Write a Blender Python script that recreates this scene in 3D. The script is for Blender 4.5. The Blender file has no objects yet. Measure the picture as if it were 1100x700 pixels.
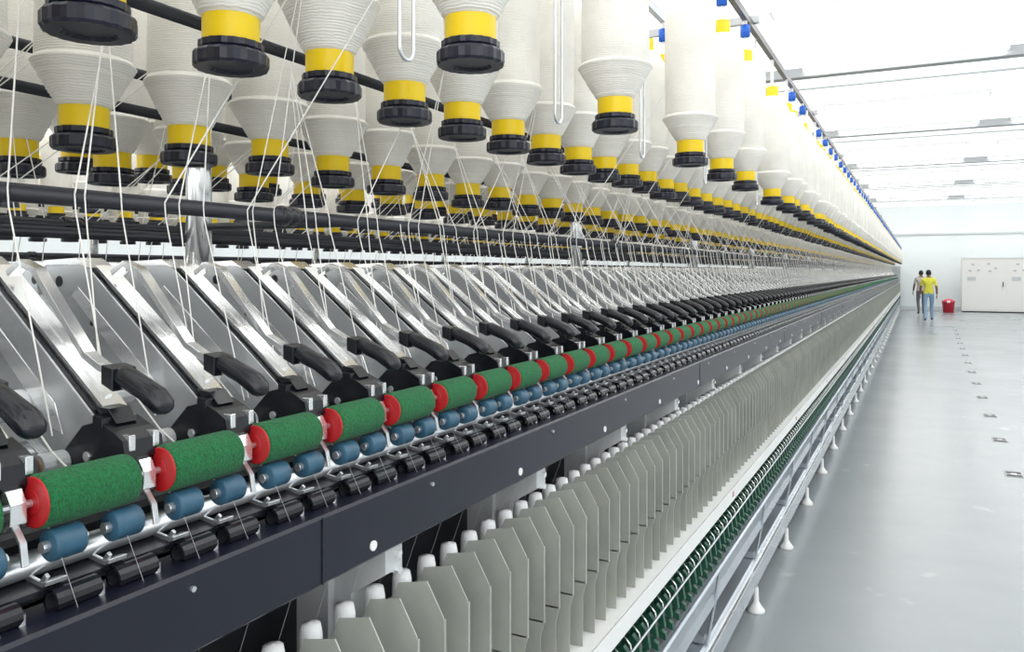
import bpy, math, random
import numpy as np
from mathutils import Vector
random.seed(4)
H=1.65
XC=-1.30
Y0,Y1=-0.56,38.4
sc=bpy.context.scene
try:
    sc.view_settings.view_transform='Standard'
except Exception: pass
col=sc.collection

# ---------------------------------------------------------------- materials
def mat(name,c,rough=0.5,metal=0.0,var=0.0,vscale=20,bump=0.0,bscale=60,stretch=(1,1,1),spec=None,emit=None,es=0,sheen=0,c2=None):
    m=bpy.data.materials.new(name); m.use_nodes=True
    nt=m.node_tree; b=nt.nodes['Principled BSDF']
    b.inputs['Base Color'].default_value=(*c,1)
    b.inputs['Roughness'].default_value=rough
    b.inputs['Metallic'].default_value=metal
    if spec is not None: b.inputs['Specular IOR Level'].default_value=spec
    if emit: 
        b.inputs['Emission Color'].default_value=(*emit,1); b.inputs['Emission Strength'].default_value=es
    if sheen: b.inputs['Sheen Weight'].default_value=sheen
    if var>0 or bump>0:
        tc=nt.nodes.new('ShaderNodeTexCoord'); mp=nt.nodes.new('ShaderNodeMapping')
        mp.inputs['Scale'].default_value=stretch
        nt.links.new(tc.outputs['Object'],mp.inputs['Vector'])
    if var>0:
        n=nt.nodes.new('ShaderNodeTexNoise'); n.inputs['Scale'].default_value=vscale; n.inputs['Detail'].default_value=4
        nt.links.new(mp.outputs[0],n.inputs['Vector'])
        r=nt.nodes.new('ShaderNodeValToRGB')
        r.color_ramp.elements[0].position=.3; r.color_ramp.elements[1].position=.7
        lo=c2 if c2 else tuple(x*(1-var) for x in c)
        r.color_ramp.elements[0].color=(*lo,1); r.color_ramp.elements[1].color=(*[min(1,x*(1+var*.4)) for x in c],1)
        nt.links.new(n.outputs['Fac'],r.inputs[0]); nt.links.new(r.outputs[0],b.inputs['Base Color'])
    if bump>0:
        n=nt.nodes.new('ShaderNodeTexNoise'); n.inputs['Scale'].default_value=bscale; n.inputs['Detail'].default_value=3
        nt.links.new(mp.outputs[0],n.inputs['Vector'])
        bp=nt.nodes.new('ShaderNodeBump'); bp.inputs['Strength'].default_value=bump; bp.inputs['Distance'].default_value=.004
        nt.links.new(n.outputs['Fac'],bp.inputs['Height']); nt.links.new(bp.outputs[0],b.inputs['Normal'])
    return m
M={}
M['steel']=mat('brushed_steel',(.70,.72,.74),.28,.85,.12,30)
M['plate']=mat('arm_side_plate',(.66,.68,.69),.24,.72,.16,7)
M['bright']=mat('bright_steel',(.95,.955,.96),.17,.85)
M['black']=mat('black_plastic',(.007,.008,.012),.24)
M['darkrod']=mat('dark_rod',(.028,.030,.038),.32,.3)
M['green']=mat('green_felt',(.002,.150,.040),.9,0,.45,260,.9,420,sheen=.08)
M['red']=mat('red_end_cap',(.46,.010,.014),.45)
M['teal']=mat('blue_rubber_cot',(.030,.100,.165),.42,0,.2,40)
M['navy']=mat('navy_painted_beam',(.008,.010,.021),.32,.0,.15,3,spec=.45)
M['ltgrey']=mat('light_grey_paint',(.55,.57,.58),.4,0,.12,5)
M['sep']=mat('separator_grey',(.40,.42,.38),.30,.15,.18,8)
M['white']=mat('white_enamel',(.82,.83,.82),.35)
M['tube']=mat('cop_white',(.82,.83,.84),.6)
M['dgrey']=mat('dark_machine_grey',(.024,.026,.032),.5,0,.3,10)
M['gsp']=mat('green_spindle',(.012,.080,.048),.4)
M['rail']=mat('blue_grey_rail',(.52,.57,.62),.26,.55,.12,4)
M['brown']=mat('brown_end',(.30,.19,.11),.7)
M['yellow']=mat('yellow_tube',(.86,.60,.0),.4)
M['bbase']=mat('navy_black_base',(.005,.006,.018),.32)
M['blue']=mat('blue_plastic',(.01,.12,.60),.4)
M['yarn']=mat('yarn_cotton',(.92,.90,.86),.9)
M['fyarn']=mat('fine_yarn',(.45,.45,.45),.9)
M['wall']=mat('painted_wall',(.82,.86,.87),.6,0,.03,1)
M['ceil']=mat('glowing_white_ceiling',(.88,.90,.91),.7,0,.02,1,emit=(1,1,.99),es=1.1)  # plain white ceiling; glow added to brighten it and the hall, no skylight
M['beam']=mat('ceiling_beam_grey',(.46,.48,.49),.5)
M['trim']=mat('pale_trim',(.64,.67,.68),.5)
M['lamp']=mat('fluorescent_lamp',(1,1,1),.5,emit=(1,.99,.97),es=7)
M['cab']=mat('cabinet_cream',(.78,.78,.75),.4)
M['slot']=mat('dark_slot',(.02,.02,.022),.5)
M['binred']=mat('red_bin_plastic',(.6,.02,.05),.4)
# wound roving: fine horizontal winding ridges
m=mat('roving_cotton',(.90,.875,.81),.95,0,.09,9,0)
nt=m.node_tree; bs=nt.nodes['Principled BSDF']
tc=nt.nodes.new('ShaderNodeTexCoord'); wv=nt.nodes.new('ShaderNodeTexWave')
wv.bands_direction='Z'; wv.inputs['Scale'].default_value=70; wv.inputs['Distortion'].default_value=5; wv.inputs['Detail'].default_value=3; wv.inputs['Detail Scale'].default_value=.8
nt.links.new(tc.outputs['Object'],wv.inputs['Vector'])
nz=nt.nodes.new('ShaderNodeTexNoise'); nz.inputs['Scale'].default_value=40; nz.inputs['Detail'].default_value=5; nt.links.new(tc.outputs['Object'],nz.inputs['Vector'])
ad=nt.nodes.new('ShaderNodeMath'); ad.operation='MULTIPLY_ADD'; ad.inputs[1].default_value=1.8
nt.links.new(nz.outputs['Fac'],ad.inputs[0]); nt.links.new(wv.outputs['Fac'],ad.inputs[2])
bp=nt.nodes.new('ShaderNodeBump'); bp.inputs['Strength'].default_value=.45; bp.inputs['Distance'].default_value=.0016
nt.links.new(ad.outputs[0],bp.inputs['Height']); nt.links.new(bp.outputs[0],bs.inputs['Normal'])
M['rov']=m

# ---------------------------------------------------------------- builder
class MB:
    def __init__(s): s.v=[];s.f=[];s.m=[];s.s=[];s.n=0;s.mats=[]
    def add(s,VF,m,smooth=False):
        V,F=VF
        if m not in s.mats: s.mats.append(m)
        k=s.mats.index(m); n=s.n
        s.v.extend(V); s.n+=len(V)
        for f in F:
            s.f.append([i+n for i in f])
        s.m.extend([k]*len(F)); s.s.extend([smooth]*len(F))
    def obj(s,name,parent=None,array=None,bevel=0):
        me=bpy.data.meshes.new(name+'_mesh')
        me.from_pydata([(x,y,z) for x,y,z in s.v],[],s.f)
        for k in s.mats: me.materials.append(M[k])
        me.polygons.foreach_set('material_index',s.m)
        me.polygons.foreach_set('use_smooth',s.s)
        me.update()
        return mkobj(name,me,parent,array,bevel)
def mkobj(name,me,parent=None,array=None,bevel=0):
    o=bpy.data.objects.new(name,me); col.objects.link(o)
    o.location=(0,0,H)
    if parent: o.parent=parent
    if bevel:
        b=o.modifiers.new('bevel','BEVEL'); b.width=bevel; b.segments=1; b.limit_method='ANGLE'; b.angle_limit=math.radians(50)
    if array:
        a=o.modifiers.new('array','ARRAY'); a.use_relative_offset=False; a.use_constant_offset=True
        a.constant_offset_displace=(0,array[0],0); a.count=array[1]
    return o
def empty(name,loc=(0,0,0)):
    e=bpy.data.objects.new(name,None); col.objects.link(e); e.location=loc; e.empty_display_size=.1; return e
def box(x0,x1,y0,y1,z0,z1):
    x0,x1=min(x0,x1),max(x0,x1)
    return ([(x0,y0,z0),(x1,y0,z0),(x1,y1,z0),(x0,y1,z0),(x0,y0,z1),(x1,y0,z1),(x1,y1,z1),(x0,y1,z1)],
     [(0,3,2,1),(4,5,6,7),(0,1,5,4),(1,2,6,5),(2,3,7,6),(3,0,4,7)])
def prism(poly,y0,y1):
    n=len(poly)
    a=sum(poly[i][0]*poly[(i+1)%n][1]-poly[(i+1)%n][0]*poly[i][1] for i in range(n))
    if a<0: poly=poly[::-1]
    V=[(x,y0,z) for x,z in poly]+[(x,y1,z) for x,z in poly]
    F=[tuple(range(n)),tuple(range(2*n-1,n-1,-1))]
    for i in range(n):
        j=(i+1)%n; F.append((j,i,i+n,j+n))
    return V,F
def tube(pts,rad,seg=8,caps=True,sq=1.0):
    pts=[Vector(p) for p in pts]
    if not hasattr(rad,'__len__'): rad=[rad]*len(pts)
    V=[];F=[]
    up=None
    for i,p in enumerate(pts):
        t=(pts[min(i+1,len(pts)-1)]-pts[max(i-1,0)]).normalized()
        if up is None:
            ref=Vector((0,0,1)) if abs(t.z)<.9 else Vector((1,0,0))
        else: ref=up
        a=t.cross(ref).normalized(); b=a.cross(t).normalized(); up=b
        for k in range(seg):
            th=2*math.pi*k/seg
            q=p+a*math.cos(th)*rad[i]*sq+b*math.sin(th)*rad[i]
            V.append(tuple(q))
    for i in range(len(pts)-1):
        for k in range(seg):
            k2=(k+1)%seg
            F.append((i*seg+k,i*seg+k2,(i+1)*seg+k2,(i+1)*seg+k))
    if caps:
        F.append(tuple(range(seg-1,-1,-1))); n=(len(pts)-1)*seg
        F.append(tuple(range(n,n+seg)))
    return V,F
def ycyl(x,z,y0,y1,r,seg=14,caps=True): return tube([(x,y0,z),(x,y1,z)],r,seg,caps)
def lathe(x,y,z,prof,seg=16,notch=0):
    V=[];F=[]
    for i,(r,h) in enumerate(prof):
        for k in range(seg):
            th=2*math.pi*k/seg; rr=r*(1-notch*(k%2))
            V.append((x+rr*math.cos(th),y+rr*math.sin(th),z+h))
    for i in range(len(prof)-1):
        for k in range(seg):
            k2=(k+1)%seg
            F.append((i*seg+k,i*seg+k2,(i+1)*seg+k2,(i+1)*seg+k))
    return V,F
def strip(pts,w,y0,y1):
    top=[];bot=[]
    for i,(x,z) in enumerate(pts):
        a=pts[max(i-1,0)];b=pts[min(i+1,len(pts)-1)]
        dx,dz=b[0]-a[0],b[1]-a[1];l=math.hypot(dx,dz)
        nx,nz=-dz/l,dx/l
        top.append((x+nx*w/2,z+nz*w/2));bot.append((x-nx*w/2,z-nz*w/2))
    return prism(top+bot[::-1],y0,y1)

# ---------------------------------------------------------------- drafting unit (one weighting arm + clearer roller)
P=.15
YA=.628
def arm_unit():
    b=MB(); y=YA-.15*8
    outer=[(-.85,-.245),(-.832,-.190),(-1.075,-.001),(-1.10,.016),(-1.18,.014),(-1.208,-.010),(-1.20,-.035),(-.985,-.205),(-.89,-.255)]
    for s in (-1,1):
        b.add(prism(outer,y+s*.019-.0015,y+s*.019+.0015),'plate')
    b.add(strip([(-1.195,-.036),(-.985,-.203),(-.90,-.252)],.003,y-.027,y-.019),'bright')
    b.add(prism([(-1.12,-.035),(-1.105,-.022),(-.93,-.158),(-.915,-.195),(-.935,-.19)],y-.0215,y-.0205),'bright')
    b.add(strip([(-.828,-.186),(-1.085,.008)],.006,y-.008,y+.022),'bright')
    b.add(strip([(-.835,-.190),(-1.07,-.012)],.004,y-.016,y-.008),'black')
    b.add(strip([(-.87,-.150),(-1.03,-.032)],.006,y+.004,y+.012),'bright')
    b.add(prism([(-1.08,.006),(-1.11,.021),(-1.185,.018),(-1.212,-.008),(-1.204,-.012),(-1.18,.010),(-1.10,.011)],y-.022,y+.022),'bright')
    for (x,z,r) in [(-1.150,-.014,.0085),(-1.075,-.075,.004),(-.985,-.165,.004),(-.90,-.222,.005)]:
        b.add(ycyl(x,z,y-.0213,y+.0213,r,12),'black',False)
    # lever + grip
    b.add(strip([(-1.050,-.002),(-1.025,.012),(-.995,.002),(-.918,-.078),(-.897,-.100),(-.870,-.113),(-.818,-.127)],.009,y-.008,y+.008),'bright')
    b.add(tube([(-.838,y,-.1210),(-.836,y,-.1216),(-.831,y,-.123),(-.814,y,-.129),(-.795,y,-.136),(-.778,y,-.144),(-.767,y,-.152),(-.762,y,-.157),(-.760,y,-.160)],[.009,.0115,.0132,.0128,.0125,.0135,.0125,.009,.003],12,True,1.15),'black',True)
    b.add(prism([(-.852,-.109),(-.832,-.113),(-.832,-.139),(-.852,-.131)],y-.0160,y+.0160),'black')
    # nose block (black) with lugs
    b.add(prism([(-.905,-.212),(-.872,-.180),(-.842,-.172),(-.818,-.182),(-.800,-.192),(-.796,-.212),(-.815,-.243),(-.888,-.250)],y-.026,y+.026),'black')
    b.add(prism([(-.868,-.158),(-.842,-.160),(-.826,-.176),(-.85,-.180)],y-.014,y+.014),'black')
    b.add(prism([(-.852,-.166),(-.835,-.168),(-.835,-.180),(-.852,-.178)],y-.027,y-.014),'black')
    b.add(box(-.815,-.797,y-.020,y-.012,-.204,-.186),'bright')
    b.add(box(-.815,-.797,y+.012,y+.020,-.204,-.186),'bright')
    b.add(ycyl(-.862,-.215,y-.0285,y+.0285,.006,10),'steel')
    # silver clip holding the clearer roller
    b.add(prism([(-.815,-.215),(-.794,-.215),(-.786,-.228),(-.786,-.248),(-.797,-.256),(-.815,-.25)],y-.0100,y+.0065),'bright')
    b.add(strip([(-.794,-.250),(-.780,-.266),(-.776,-.288)],.0035,y-.005,y+.002),'steel')
    # clearer roller
    cx,cz=-.79,-.231
    r=.0278
    b.add(tube([(cx,y+.0160,cz),(cx,y+.0175,cz),(cx,y+.021,cz),(cx,y+.117,cz),(cx,y+.1205,cz),(cx,y+.122,cz)],[r*.93,r*.985,r,r,r*.97,r*.86],28),'green',True)
    b.add(tube([(cx,y+.0135,cz),(cx,y+.0142,cz),(cx,y+.0170,cz)],[r*.88,r*.93,r*.93],28),'red')
    b.add(ycyl(cx,cz,y+.0128,y+.0140,r*.45,20),'red')
    b.add(ycyl(cx,cz,y-.018,y+.142,.004,8),'steel')
    for yy in (.040,.108):
        tx,tz=-.779,-.2755
        b.add(tube([(tx,y+yy-.017,tz),(tx,y+yy-.0155,tz),(tx,y+yy+.0155,tz),(tx,y+yy+.017,tz)],[.0145,.0165,.0165,.0145],18),'teal',True)
        b.add(ycyl(tx,tz,y+yy-.024,y+yy+.024,.006,10),'steel')
        b.add(ycyl(-.905,-.225,y+yy-.016,y+yy+.016,.014,14),'ltgrey')
        b.add(ycyl(-.905,-.225,y+yy-.018,y+yy-.016,.010,14),'brown')
        b.add(ycyl(-.995,-.165,y+yy-.022,y+yy+.022,.019,14),'tube')
        b.add(ycyl(-.995,-.165,y+yy-.024,y+yy-.022,.012,14),'brown')
        b.add(prism([(-.90,-.240),(-.835,-.240),(-.82,-.252),(-.835,-.262),(-.90,-.262)],y+yy-.018,y+yy+.018),'dgrey')
        # suction flute under the nip (open tube)
        b.add(tube([(-.760,y+yy-.026,-.325),(-.760,y+yy+.022,-.325)],.0125,14,False),'black')
        b.add(tube([(-.760,y+yy+.020,-.325),(-.760,y+yy-.026,-.325)],.0095,14,False),'dgrey')
        b.add(tube([(-.760,y+yy,-.33),(-.83,y+yy,-.385)],.009,10),'black')
        # bearing clips
        b.add(prism([(-.80,-.308),(-.770,-.312),(-.762,-.300),(-.766,-.297),(-.774,-.306),(-.80,-.302)],y+yy-.029,y+yy-.025),'steel')
        b.add(prism([(-.772,-.311),(-.762,-.309),(-.761,-.304),(-.772,-.306)],y+yy-.030,y+yy-.008),'steel')
        # lappet + pigtail
        b.add(prism([(-.80,-.375),(-.735,-.362),(-.728,-.368),(-.80,-.385)],y+yy-.010,y+yy+.010),'black')
        b.add(tube([(-.745,y+yy-.006,-.372),(-.738,y+yy-.006,-.352),(-.728,y+yy-.002,-.350),(-.722,y+yy+.004,-.356),(-.728,y+yy+.007,-.362)],.0016,5),'bright',True)
        b.add(lathe(-.752,y+yy+.022,-.362,[(.002,.0),(.011,.002),(.009,.010),(.004,.022),(.004,.040)],10),'steel',True)
    return b
SX=-.772
def spindle_unit():
    b=MB(); y=-.6+.02
    poly=[(-.775,-.885),(-.775,-.555),(-.752,-.505),(-.697,-.493),(-.666,-.545),(-.664,-.70),(-.672,-.73),(-.672,-.885)]
    b.add(prism(poly,y-.0011,y+.0011),'sep')
    b.add(box(-.70,-.664,y-.0011,y+.006,-.70,-.697),'sep')
    b.add(box(-.666,-.663,y-.0028,y+.0028,-.70,-.548),'sep')
    yc=y+.0375
    b.add(lathe(SX,yc,-.88,[(.020,.0),(.022,.04),(.022,.20),(.0175,.28),(.0165,.365),(.014,.378),(.0,.381)],12),'tube',True)
    b.add(lathe(SX,yc,-.845,[(.030,0),(.030,.014),(.026,.014),(.026,0)],14),'bright',True)
    b.add(lathe(-.735,yc,-1.16,[(.010,0),(.013,.02),(.013,.12),(.017,.125),(.017,.165),(.009,.17),(.007,.30)],12),'gsp',True)
    b.add(prism([(-.72,-1.00),(-.69,-.985),(-.672,-1.005),(-.665,-1.05),(-.675,-1.055),(-.69,-1.02),(-.72,-1.02)],yc-.010,yc+.008),'gsp')
    b.add(prism([(-.70,-1.045),(-.662,-1.065),(-.660,-1.085),(-.70,-1.075)],yc-.014,yc+.004),'gsp')
    b.add(box(-.735,-.70,yc-.012,yc+.010,-.97,-.925),'gsp')
    b.add(tube([(-.70,yc+.02,-.97),(-.68,yc+.02,-.99),(-.672,yc+.02,-1.06)],.003,6),'bright',True)
    return b
def long_parts():
    b=MB()
    b.add(ycyl(-.80,-.295,Y0,Y1,.013,16),'steel',True)
    b.add(ycyl(-.885,-.272,Y0,Y1,.0125,14),'steel',True)
    b.add(ycyl(-.975,-.225,Y0,Y1,.0125,14),'steel',True)
    b.add(ycyl(-1.15,-.095,Y0,Y1,.013,12),'steel',True)
    b.add(prism([(-.80,-.318),(-.766,-.318),(-.766,-.312),(-.80,-.308)],Y0,Y1),'black')
    b.add(prism([(-.84,-.345),(-.80,-.335),(-.79,-.345),(-.80,-.43),(-.86,-.43)],Y0,Y1),'black')
    b.add(ycyl(-.775,-.362,Y0,Y1,.008,10),'darkrod',True)
    b.add(prism([(-.79,-.335),(-.722,-.331),(-.719,-.335),(-.719,-.422),(-.723,-.426),(-.79,-.426)],Y0,Y1),'navy')
    yy=.845
    while yy<Y1:
        b.add(box(-.7188,-.7175,yy-.0012,yy+.0012,-.424,-.333),'black'); yy+=2.1
    yy=.957-.49
    while yy<Y1:
        b.add(tube([(-.7195,yy,-.405),(-.7165,yy,-.405)],.0075,14),'white'); 
        b.add(tube([(-.7195,yy+.16,-.352),(-.7150,yy+.16,-.352)],.0035,6),'steel'); yy+=.49
    yy=1.03-1.10
    while yy<Y1:
        b.add(box(-.90,-.835,yy-.035,yy+.035,-1.60,-.426),'ltgrey')
        b.add(prism([(-.835,-.426),(-.735,-.426),(-.735,-.47),(-.80,-.51),(-.81,-.62),(-.835,-.62)],yy-.02,yy+.025),'ltgrey')
        for zz in (-.445,-.47): b.add(tube([(-.79,yy+.01,zz),(-.728,yy+.01,zz)],.0065,8),'bright')
        for zz in (-.53,-.57): b.add(ycyl(-.82,zz,yy-.028,yy+.03,.006,8),'bright')
        b.add(tube([(-.836,yy-.015,-.64),(-.826,yy-.015,-.64)],.010,6),'bright')
        b.add(ycyl(-.82,-.68,yy-.05,yy-.02,.02,12),'steel')
        yy+=.55
    b.add(box(-1.00,-.97,Y0,Y1,-1.60,-.33),'dgrey')
    b.add(box(-.97,-.90,Y0,Y1,-.74,-.72),'ltgrey')
    b.add(ycyl(-.85,-.60,Y0,Y1,.012,10),'steel',True)
    b.add(box(-.97,-.86,Y0,Y1,-1.22,-1.19),'dgrey')
    b.add(prism([(-.82,-.862),(-.82,-.85),(-.645,-.842),(-.638,-.838),(-.638,-.888),(-.648,-.888),(-.648,-.862)],Y0,Y1),'white')
    # small red section-number marks on the ring rail
    yy=1.33
    while yy<Y1:
        for q,(o0,o1) in enumerate([(0,.003),(.008,.011),(.0115,.016),(.020,.023),(.0235,.030)]):
            b.add(box(-.6382,-.6376,yy+o0,yy+o1,-.872,-.872+(.020 if q%2==0 else .006)),'red')
        yy+=1.8
    b.add(prism([(-.80,-1.02),(-.70,-1.02),(-.70,-1.14),(-.80,-1.14)],Y0,Y1),'dgrey')
    b.add(ycyl(-.655,-1.10,Y0,Y1,.0085,12),'rail',True)
    b.add(ycyl(-.660,-.985,Y0,Y1,.0035,8),'steel',True)
    b.add(prism([(-.75,-1.16),(-.675,-1.19),(-.672,-1.235),(-.678,-1.235),(-.682,-1.195),(-.75,-1.17)],Y0,Y1),'rail')
    # doffing guide rail
    b.add(prism([(-.80,-1.395),(-.712,-1.395),(-.704,-1.403),(-.704,-1.545),(-.710,-1.553),(-.80,-1.553)],Y0,Y1),'rail')
    b.add(prism([(-.704,-1.43),(-.694,-1.432),(-.694,-1.444),(-.704,-1.448)],Y0,Y1),'bright')
    b.add(box(-.97,-.86,Y0,Y1,-1.62,-1.40),'dgrey')
    yy=-.01
    while yy<Y1:
        b.add(lathe(-.70,yy,-1.65,[(0,0),(.042,.0),(.042,.010),(.022,.035),(.014,.05),(.012,.12)],16),'white',True)
        b.add(tube([(-.705,yy,-1.40),(-.672,yy,-1.22),(-.655,yy,-1.10)],.007,6),'rail')
        b.add(box(-.86,-.71,yy-.015,yy+.015,-1.39,-1.36),'rail')
        yy+=1.0
    b.add(ycyl(-1.0,.099,Y0,Y1,.0122,16),'darkrod',True)
    yy=-.64
    while yy<Y1:
        b.add(tube([(-1.0,yy-.022,.099),(-1.0,yy-.018,.099),(-1.0,yy-.004,.099),(-1.0,yy,.099),(-1.0,yy+.004,.099),(-1.0,yy+.02,.099)],[.014,.018,.018,.015,.018,.018],16),'black',True)
        yy+=1.72
    b.add(ycyl(-1.10,.427,Y0,Y1,.0115,14),'darkrod',True)
    return b
def center_parts():
    b=MB()
    b.add(prism([(-1.14,-.60),(-1.13,-.24),(-1.18,-.17),(-1.42,-.17),(-1.47,-.24),(-1.46,-.60)],Y0,Y1),'ltgrey')
    b.add(box(-1.20,-1.40,Y0,Y1,-1.62,-.60),'dgrey')
    b.add(ycyl(-1.52,.353,Y0,Y1,.0115,12),'darkrod',True)
    b.add(ycyl(-1.46,.075,Y0,Y1,.0110,12),'darkrod',True)
    yy=1.275-2.22
    while yy<Y1:
        if yy>Y0-.1:
            b.add(tube([(-1.44,yy,-.45),(-1.44,yy,1.06)],.028,20),'bright',True)
            b.add(box(-1.48,-1.40,yy-.04,yy+.04,-.20,-.12),'ltgrey')
            b.add(box(-2.02,-.60,yy-.015,yy+.015,1.06,1.09),'ltgrey')
            b.add(tube([(-1.44,yy,.10),(-1.0,yy,.099)],.009,10),'darkrod',True)
        yy+=2.22
    b.add(box(-1.95,-.66,Y1,Y1+.6,-1.65,.25),'ltgrey')
    b.add(box(-.662,-.655,Y1+.08,Y1+.52,-1.5,.15),'white')
    return b

# bobbins --------------------------------------------------------------
ROWS=[(-.63,.331,1.097),(-.907,.2965,.860),(-1.32,.218,.918),(-1.70,.205,.80),(-1.97,.26,.90)]
skip1=set([-8,-6,-5,-3,-2,-1,1,2,4,5,7,9,11,12,14,17,20])
def bobbin(b,x,y,z,R,near,kk):
    seg=36 if near==0 else (18 if near==1 else 12)
    b.add(lathe(x,y,z,[(.0,.004),(.030,.004),(.034,0),(.052,0),(.0545,.004),(.0545,.019),(.052,.023),(.044,.024),(.047,.028),(.047,.037),(.041,.038)],seg,.035 if near==0 else 0),'bbase',near>0)
    b.add(lathe(x,y,z,[(.0405,.035),(.041,.040),(.041,.078)],seg),'yellow',True)
    zt=.080; h=random.uniform(.062,.080)
    pr=[(.040,.074)]; n=12 if near==0 else 3
    for i in range(n+1):
        t=i/n; r=.046+(R-.046)*t
        if near==0:
            pr.append((r-.0016,zt+h*t-.002)); pr.append((r+.0008+random.uniform(0,.0014),zt+h*t+.0012))
        else: pr.append((r,zt+h*t))
    pr.append((R*.995,zt+h+.005)); pr.append((R*.93,zt+h+.011))
    b.add(lathe(x,y,z,pr,seg),'rov',True)
    pb=[(R*.90,zt+h+.006)]
    for i in range(6 if near==0 else 1):
        pb.append((R*.925+random.uniform(-.0010,.0012),zt+h+.012+.045*i))
    pb+= [(R*.93,.455),(R*.88,.465),(.047,.520),(.03,.523)]
    b.add(lathe(x,y,z,pb,seg),'rov',True)
    b.add(lathe(x,y,z,[(.030,.515),(.030,.570),(.010,.575)],max(12,seg//2)),'yellow',True)
    b.add(lathe(x,y,z,[(.008,.57),(.008,.715)],8),'white',True)
    if kk%2==0: b.add(lathe(x,y,z,[(.008,.625),(.020,.63),(.020,.675),(.008,.68)],10),'blue',True)
def bobbins(rowi):
    x,z,ys=ROWS[rowi]; b=MB(); pos=[]
    k=-7
    while ys+.225*k<Y1-.2:
        y=ys+.225*k
        if y>Y0+.05 and not (rowi==0 and k in skip1):
            d=max(0,y); near=0 if d<3.2 else (1 if d<10 else 2)
            R=(.0875 if rowi!=0 else .086)*random.uniform(.94,1.02)
            bobbin(b,x+random.uniform(-.003,.003),y,z+random.uniform(-.005,.005),R,near,k); pos.append(y)
        k+=1
    ytop=z+.70
    b.add(box(x-.011,x+.011,Y0,Y1,ytop,ytop+.03),'darkrod' if rowi==0 else 'rail')
    return b,pos

frame=empty('ring_spinning_frame')
nA=int((Y1-(.64-1.2))/.15)
nS=int((Y1+.58)/.075)
arm=arm_unit().obj('drafting_arms',frame,(.15,nA),.0008)
spi=spindle_unit().obj('spindles_and_separators',frame,(.075,nS))
lng=long_parts().obj('beams_and_rails',frame)
cen=center_parts().obj('central_body',frame)
def mirror(o,parent,name):
    c=bpy.data.objects.new(name,o.data); col.objects.link(c); c.parent=parent
    c.location=(2*XC,0,H); c.scale=(-1,1,1)
    for m in o.modifiers:
        n=c.modifiers.new(m.name,m.type)
        if m.type=='ARRAY':
            n.use_relative_offset=False;n.use_constant_offset=True;n.constant_offset_displace=m.constant_offset_displace;n.count=m.count
        elif m.type=='BEVEL':
            n.width=m.width;n.segments=1;n.limit_method='ANGLE';n.angle_limit=m.angle_limit
    return c
mirror(arm,frame,'drafting_arms_rear'); mirror(lng,frame,'beams_and_rails_rear'); mirror(spi,frame,'spindles_rear')

# yarns ------------------------------------------------------------------
b=MB()
tops={}
bobE=empty('hanging_roving_bobbins')
bobobjs=[]
for i in range(5):
    bb,pos=bobbins(i); tops[i]=pos
    bobobjs.append(bb.obj('bobbin_row_%d'%(i+1),bobE))
j=0
y=YA-.15*8+.040
while y<Y1:
    for off in (0,.068):
        yy=y+off
        ri=(1,2,0,1,2,2)[j%6]; x,z,ys=ROWS[ri]
        for rep in range(2 if j%2==0 else 1):
            if rep==1: ri=(2,1,2)[(j//2)%3]; x,z,ys=ROWS[ri]
            cand=[p for p in tops[ri] if -.02<p-yy<.34]
            jx=random.uniform(-.010,.010)+rep*.018
            rodp=(-1.0+.0140,yy+jx,.102)
            if cand:
                p=min(cand,key=lambda q:abs(q-yy-.16-.08*rep))
                sx=x-.080 if ri==0 else (x+.02 if ri==1 else x+.083)
                start=(sx,p-(.02 if ri!=1 else .082),z+.19+random.uniform(0,.05))
                b.add(tube([start,rodp],.0012,4,False),'yarn',True)
            b.add(tube([rodp,(-.984,yy+jx,.080),(-.925+random.uniform(-.010,.010),yy+.012-rep*.01,-.196)],.0012,4,False),'yarn',True)
        b.add(tube([(-.985,yy+.004,-.148),(-.905,yy,-.2095),(-.80,yy,-.268)],.0015,4,False),'yarn',True)
        j+=1
    y+=.15
yarn=b.obj('roving_strands',frame)
mirror(yarn,frame,'roving_strands_rear')
b=MB()
y=-.58+.0375
while y<14:
    b.add(tube([(-.768,y,-.285),(-.727,y,-.357),(-.735,y,-.42),(SX,y,-.52)],.00022,3,False),'fyarn'); y+=.075
b.obj('spun_yarn_ends',frame)
# wire hangers
b=MB()
for yy in (.915,1.438,1.974,.46,2.65,3.6):
    w=.017;z0=.293
    pts=[(-.63,yy-w,1.02),(-.63,yy-w,z0+w)]
    for a in range(1,8):
        th=math.pi+math.pi*a/8
        pts.append((-.63,yy+w*math.cos(th),z0+w+w*math.sin(th)))
    pts+=[(-.63,yy+w,z0+w),(-.63,yy+w,.55),(-.63,yy+w*.6,.57)]
    b.add(tube(pts,.0028,8),'steel',True)
b.obj('wire_hangers',bobE)

# second ring frame across the next alley (shares meshes)
f2=empty('ring_spinning_frame.001',(-3.5,0,0))
def share(o,name,parent,mir=False):
    c=mirror(o,parent,name)
    if not mir: c.location=(0,0,H); c.scale=(1,1,1)
    return c
share(arm,'drafting_arms',f2); share(arm,'drafting_arms_rear',f2,True)
share(lng,'beams_and_rails',f2); share(lng,'beams_and_rails_rear',f2,True); share(cen,'central_body',f2)
share(spi,'spindles',f2)
b2=empty('hanging_roving_bobbins.001',(-3.5,0,0))
for i,o in enumerate(bobobjs): share(o,'bobbin_row_%d'%(i+1),b2)

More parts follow.
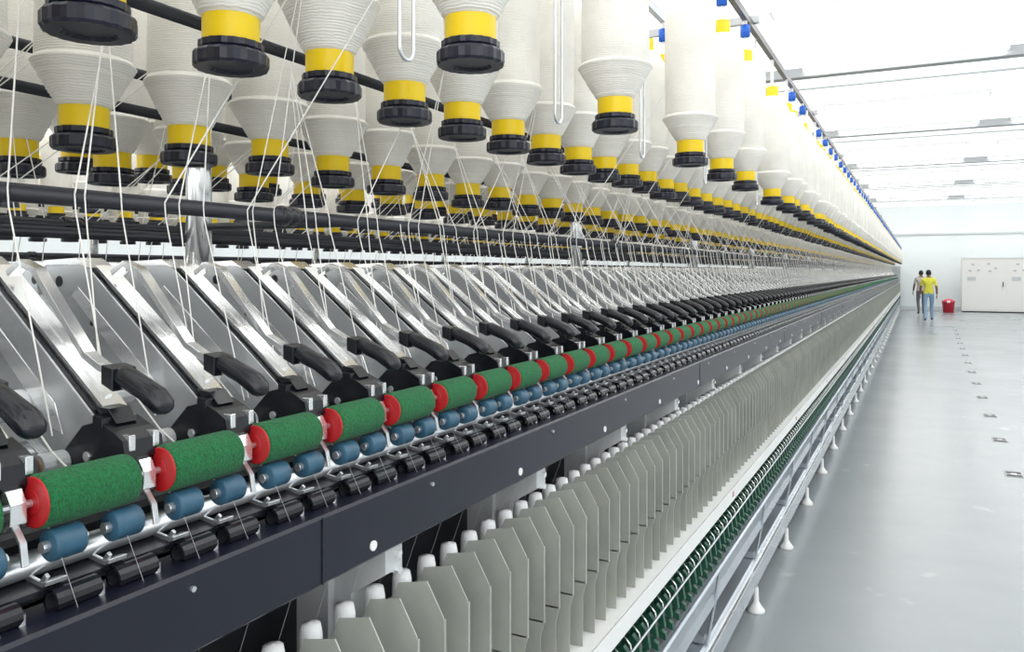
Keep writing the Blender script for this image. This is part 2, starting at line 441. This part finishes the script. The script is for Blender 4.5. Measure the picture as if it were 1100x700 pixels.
# ---------------------------------------------------------------- room
def single(name,VF,m):
    b=MB(); b.add(VF,m); return b.obj(name)
XL,XR,YB,YN,ZC=-11,9,39.2,-7,2.9
m=bpy.data.materials.new('sealed_concrete_floor'); m.use_nodes=True; nt=m.node_tree; bs=nt.nodes['Principled BSDF']
tc=nt.nodes.new('ShaderNodeTexCoord')
n1=nt.nodes.new('ShaderNodeTexNoise'); n1.inputs['Scale'].default_value=.8; n1.inputs['Detail'].default_value=7; n1.inputs['Roughness'].default_value=.58
nt.links.new(tc.outputs['Object'],n1.inputs['Vector'])
r=nt.nodes.new('ShaderNodeValToRGB'); r.color_ramp.elements[0].position=.3; r.color_ramp.elements[1].position=.75
r.color_ramp.elements[0].color=(.255,.280,.295,1); r.color_ramp.elements[1].color=(.320,.345,.358,1)
nt.links.new(n1.outputs['Fac'],r.inputs[0]); 
n2=nt.nodes.new('ShaderNodeTexNoise'); n2.inputs['Scale'].default_value=4.0; n2.inputs['Detail'].default_value=7
nt.links.new(tc.outputs['Object'],n2.inputs['Vector'])
r2=nt.nodes.new('ShaderNodeValToRGB'); r2.color_ramp.elements[0].position=.67; r2.color_ramp.elements[1].position=.76
r2.color_ramp.elements[0].color=(0,0,0,1); r2.color_ramp.elements[1].color=(.35,.35,.35,1)
nt.links.new(n2.outputs['Fac'],r2.inputs[0])
mx=nt.nodes.new('ShaderNodeMixRGB'); mx.inputs[2].default_value=(.50,.52,.53,1)
nt.links.new(r2.outputs[0],mx.inputs[0]); nt.links.new(r.outputs[0],mx.inputs[1]); nt.links.new(mx.outputs[0],bs.inputs['Base Color'])
mr=nt.nodes.new('ShaderNodeMapRange'); mr.inputs[3].default_value=.20; mr.inputs[4].default_value=.29
nt.links.new(n1.outputs['Fac'],mr.inputs[0]); nt.links.new(mr.outputs[0],bs.inputs['Roughness'])
M['floor']=m
single('floor',box(XL,XR,YN,YB,-1.75,-1.65),'floor')
single('ceiling',box(XL,XR,YN,YB,ZC,ZC+.1),'ceil')
single('wall_back',box(XL,XR,YB,YB+.2,-1.75,ZC+.1),'wall')
single('wall_left',box(XL-.2,XL,YN,YB,-1.75,ZC+.1),'wall')
single('wall_right',box(XR,XR+.2,YN,YB,-1.75,ZC+.1),'wall')
single('trim_1',box(XL,XR,YB-.06,YB,1.62,1.70),'trim')
single('baseboard_back',box(XL,XR,YB-.03,YB,-1.65,-1.5),'trim')
b=MB()
for yy in (0.8,6.4,12,17.6,23.2,28.8,34.4):
    b.add(box(XL,XR,yy-.05,yy+.05,ZC-.12,ZC),'beam'); b.add(box(XL,XR,yy-.09,yy+.09,ZC-.14,ZC-.12),'beam')
    b.add(tube([(XL,yy+.9,ZC-.10),(XR,yy+.9,ZC-.10)],.02,8),'trim')
b.obj('ceiling_beams')
b=MB()
yy=-4.8
while yy<YB-1:
    for xx in np.arange(-9.2,8.5,3.0):
        b.add(box(xx-1.2,xx+1.2,yy-.13,yy+.13,ZC-.09,ZC-.07),'lamp')
        b.add(box(xx-1.25,xx+1.25,yy-.15,yy+.15,ZC-.068,ZC),'white')
    yy+=2.8
b.obj('fluorescent_lights')

# electrical cabinet
cab=MB(); cy=37.6
cab.add(box(1.62,4.74,cy,cy+.6,-1.60,.55),'cab')
for i in range(2):
    x0=1.62+i*1.56
    cab.add(box(x0+.02,x0+1.54,cy-.012,cy,-1.54,.50),'cab')
    cab.add(box(x0+1.44,x0+1.47,cy-.05,cy-.012,-.6,-.4),'slot')
    for q,(qx,qz) in enumerate([(.25,.02),(.55,.04),(.95,.0),(1.15,.12),(.35,.28),(.9,.30)]):
        cab.add(box(x0+qx,x0+qx+.10,cy-.03,cy-.012,qz,qz+.06),'beam')
    cab.add(box(x0+.2,x0+.5,cy-.02,cy-.012,-.35,-.2),'ltgrey')
cab.add(box(1.60,4.76,cy-.03,cy+.62,.55,.59),'cab'); cab.add(box(1.64,4.72,cy+.03,cy+.58,-1.65,-1.60),'dgrey')
cab.obj('electrical_cabinet')
bn=MB()
bn.add(lathe(1.12,36.9,-1.65,[(0,.0),(.19,0),(.23,.42),(.25,.43),(.25,.46),(.235,.47),(.12,.54),(0,.56)],20),'binred',True)
bn.add(box(1.06,1.18,36.64,36.68,-1.24,-1.16),'white')
bn.obj('red_waste_bin')
b=MB()
for i in range(14):
    yy=7.63+1.5*i; xx=.70+.02*i
    b.add(box(xx-.065,xx+.065,yy-.09,yy+.09,-1.652,-1.646),'beam')
    b.add(box(xx-.055,xx+.055,yy-.08,yy-.025,-1.646,-1.643),'slot')
    b.add(box(xx-.055,xx+.055,yy+.025,yy+.08,-1.646,-1.643),'slot')
    b.add(box(xx-.02,xx+.02,yy-.025,yy+.025,-1.646,-1.643),'white')
b.obj('floor_anchor_plates')

# ---------------------------------------------------------------- people
def simple(name,c,r=.8): return mat(name,c,r,0,.12,12)
skin=simple('skin',(.24,.12,.07),.6); hair=simple('hair_black',(.01,.009,.008),.6)
def skinmesh(name,verts,edges,rad,sub,root=0):
    me=bpy.data.meshes.new(name); me.from_pydata(verts,edges,[]); me.update()
    o=bpy.data.objects.new(name,me); col.objects.link(o)
    s=o.modifiers.new('skin','SKIN'); s.use_smooth_shade=True
    for i,r in enumerate(rad):
        rr=r if hasattr(r,'__len__') else (r,r)
        me.skin_vertices[0].data[i].radius=rr
        me.skin_vertices[0].data[i].use_root=(i==root)
    ss=o.modifiers.new('sub','SUBSURF'); ss.levels=sub; ss.render_levels=sub
    dg=bpy.context.evaluated_depsgraph_get(); dg.update()
    m2=bpy.data.meshes.new_from_object(o.evaluated_get(dg))
    bpy.data.objects.remove(o)
    return m2
def ell(c,r,seg=16,rings=10):
    V=[];F=[]
    for i in range(rings+1):
        ph=math.pi*i/rings
        for k in range(seg):
            th=2*math.pi*k/seg
            V.append((c[0]+r[0]*math.sin(ph)*math.cos(th),c[1]+r[1]*math.sin(ph)*math.sin(th),c[2]+r[2]*math.cos(ph)))
    for i in range(rings):
        for k in range(seg):
            k2=(k+1)%seg; F.append((i*seg+k,(i+1)*seg+k,(i+1)*seg+k2,i*seg+k2))
    return V,F
def person(name,loc,rotz,shirt,pants,shoe,stride,scale=1.0):
    e=empty(name,loc); e.rotation_euler=(0,0,rotz); e.scale=(scale,)*3
    s=stride
    V=[(0,0,.96),(0,0,1.10),(0,-.01,1.27),(0,0,1.41),(0,.0,1.49),(0,.01,1.56),
       (.10,0,.90),(.105,.16*s+.02,.50),(.11,.22*s-.03,.10),(.115,.22*s+.10,.045),
       (-.10,0,.90),(-.105,-.03*s+.03,.50),(-.11,-.26*s-.02,.11),(-.115,-.26*s+.10,.045),
       (.18,0,1.40),(.235,-.03-.05*s,1.13),(.25,.06-.06*s,.90),
       (-.18,0,1.40),(-.235,-.0+.06*s,1.13),(-.25,.10+.10*s,.91)]
    E=[(0,1),(1,2),(2,3),(3,4),(4,5),(0,6),(6,7),(7,8),(8,9),(0,10),(10,11),(11,12),(12,13),(3,14),(14,15),(15,16),(3,17),(17,18),(18,19)]
    R=[(.15,.11),(.135,.10),(.155,.11),(.14,.095),(.055,.055),(.055,.06),
       (.09,.09),(.06,.062),(.042,.045),(.042,.035),(.09,.09),(.06,.062),(.042,.045),(.042,.035),
       (.065,.062),(.043,.043),(.028,.030),(.065,.062),(.043,.043),(.028,.030)]
    me=skinmesh(name+'_body',V,E,R,2)
    for mm in (shirt,skin,pants,shoe): me.materials.append(mm)
    for p in me.polygons:
        x,y,z=p.center; p.use_smooth=True
        if z>1.475: k=1
        elif abs(x)>.185 and z<1.20: k=1
        elif z>.93 or (abs(x)>.185 and z>.9): k=0
        elif abs(x)>.19 and z>.80: k=1
        elif z>.085: k=2
        else: k=3
        p.material_index=k
    o=bpy.data.objects.new('body',me); col.objects.link(o); o.parent=e
    hb=MB()
    M['_skin']=skin; M['_hair']=hair; M['_white']=M['white']
    hb.add(ell((0,.015,1.615),(.073,.088,.108)),'_skin',True)
    hb.add(ell((0,-.005,1.645),(.081,.092,.095)),'_hair',True)
    hb.add(ell((0,.105,1.600),(.012,.016,.022),8,6),'_skin',True)
    for q in (-1,1):
        hb.add(ell((q*.030,.094,1.622),(.011,.007,.006),8,6),'_white',True)
        hb.add(ell((q*.030,.100,1.622),(.005,.003,.005),8,6),'_hair',True)
        hb.add(ell((q*.030,.096,1.640),(.016,.005,.003),8,6),'_hair',True)
        hb.add(ell((q*.076,.010,1.610),(.010,.018,.030),8,6),'_skin',True)
    hb.add(ell((0,.094,1.570),(.022,.007,.005),8,6),'red',True)
    ho=hb.obj('head',e); ho.location=(0,0,0)
    for q,wi in ((1,16),(-1,19)):
        w=V[wi]; hv=[w,(w[0],w[1]+.01,w[2]-.05),(w[0],w[1]+.015,w[2]-.09)]; he=[(0,1),(1,2)]; hr=[.024,(.018,.036),(.014,.036)]
        for fi,(dy,L) in enumerate(((-.028,.055),(-.010,.07),(.009,.075),(.028,.068))):
            i0=len(hv)
            hv+= [(w[0],w[1]+.015+dy,w[2]-.098),(w[0]-q*.006,w[1]+.017+dy,w[2]-.098-L*.5),(w[0]-q*.022,w[1]+.019+dy,w[2]-.098-L*.95)]
            he+=[(2,i0),(i0,i0+1),(i0+1,i0+2)]; hr+=[.0085,.008,.007]
        i0=len(hv)
        hv+=[(w[0]-q*.008,w[1]+.045,w[2]-.055),(w[0]-q*.018,w[1]+.062,w[2]-.085),(w[0]-q*.024,w[1]+.066,w[2]-.108)]
        he+=[(1,i0),(i0,i0+1),(i0+1,i0+2)]; hr+=[.011,.010,.008]
        hm=skinmesh('hand',hv,he,hr,1)
        hm.materials.append(skin)
        for p in hm.polygons: p.use_smooth=True
        o=bpy.data.objects.new('hand_left' if q<0 else 'hand_right',hm); col.objects.link(o); o.parent=e
    return e
yel=simple('yellow_shirt',(.78,.74,.08)); jeans=simple('blue_jeans',(.25,.38,.55)); shoe=simple('dark_shoes',(.03,.03,.03))
dk=simple('dark_trousers',(.12,.12,.14)); wsh=simple('pale_shirt',(.50,.46,.42))
person('worker_in_yellow_shirt',(.33,30.0,0.012),.05,yel,jeans,shoe,1.0,.985)
# second worker, mostly hidden behind the one in yellow and the machine
person('worker_in_pale_shirt',(.12,34.5,0.012),.2,wsh,dk,shoe,.5,.98)

# ---------------------------------------------------------------- light, world, camera
w=bpy.data.worlds.new('world'); sc.world=w; w.use_nodes=True
bg=w.node_tree.nodes['Background']; bg.inputs[0].default_value=(1,.99,.985,1); bg.inputs[1].default_value=2.3
cd=bpy.data.cameras.new('camera'); cam=bpy.data.objects.new('camera',cd); col.objects.link(cam)
cam.location=(0,0,H); cam.rotation_euler=(math.radians(90),0,math.atan(435.6/855))
cd.sensor_width=36; cd.lens=855/1100*36; cd.shift_y=-58/1100; cd.clip_start=.02; cd.clip_end=200
sc.camera=cam
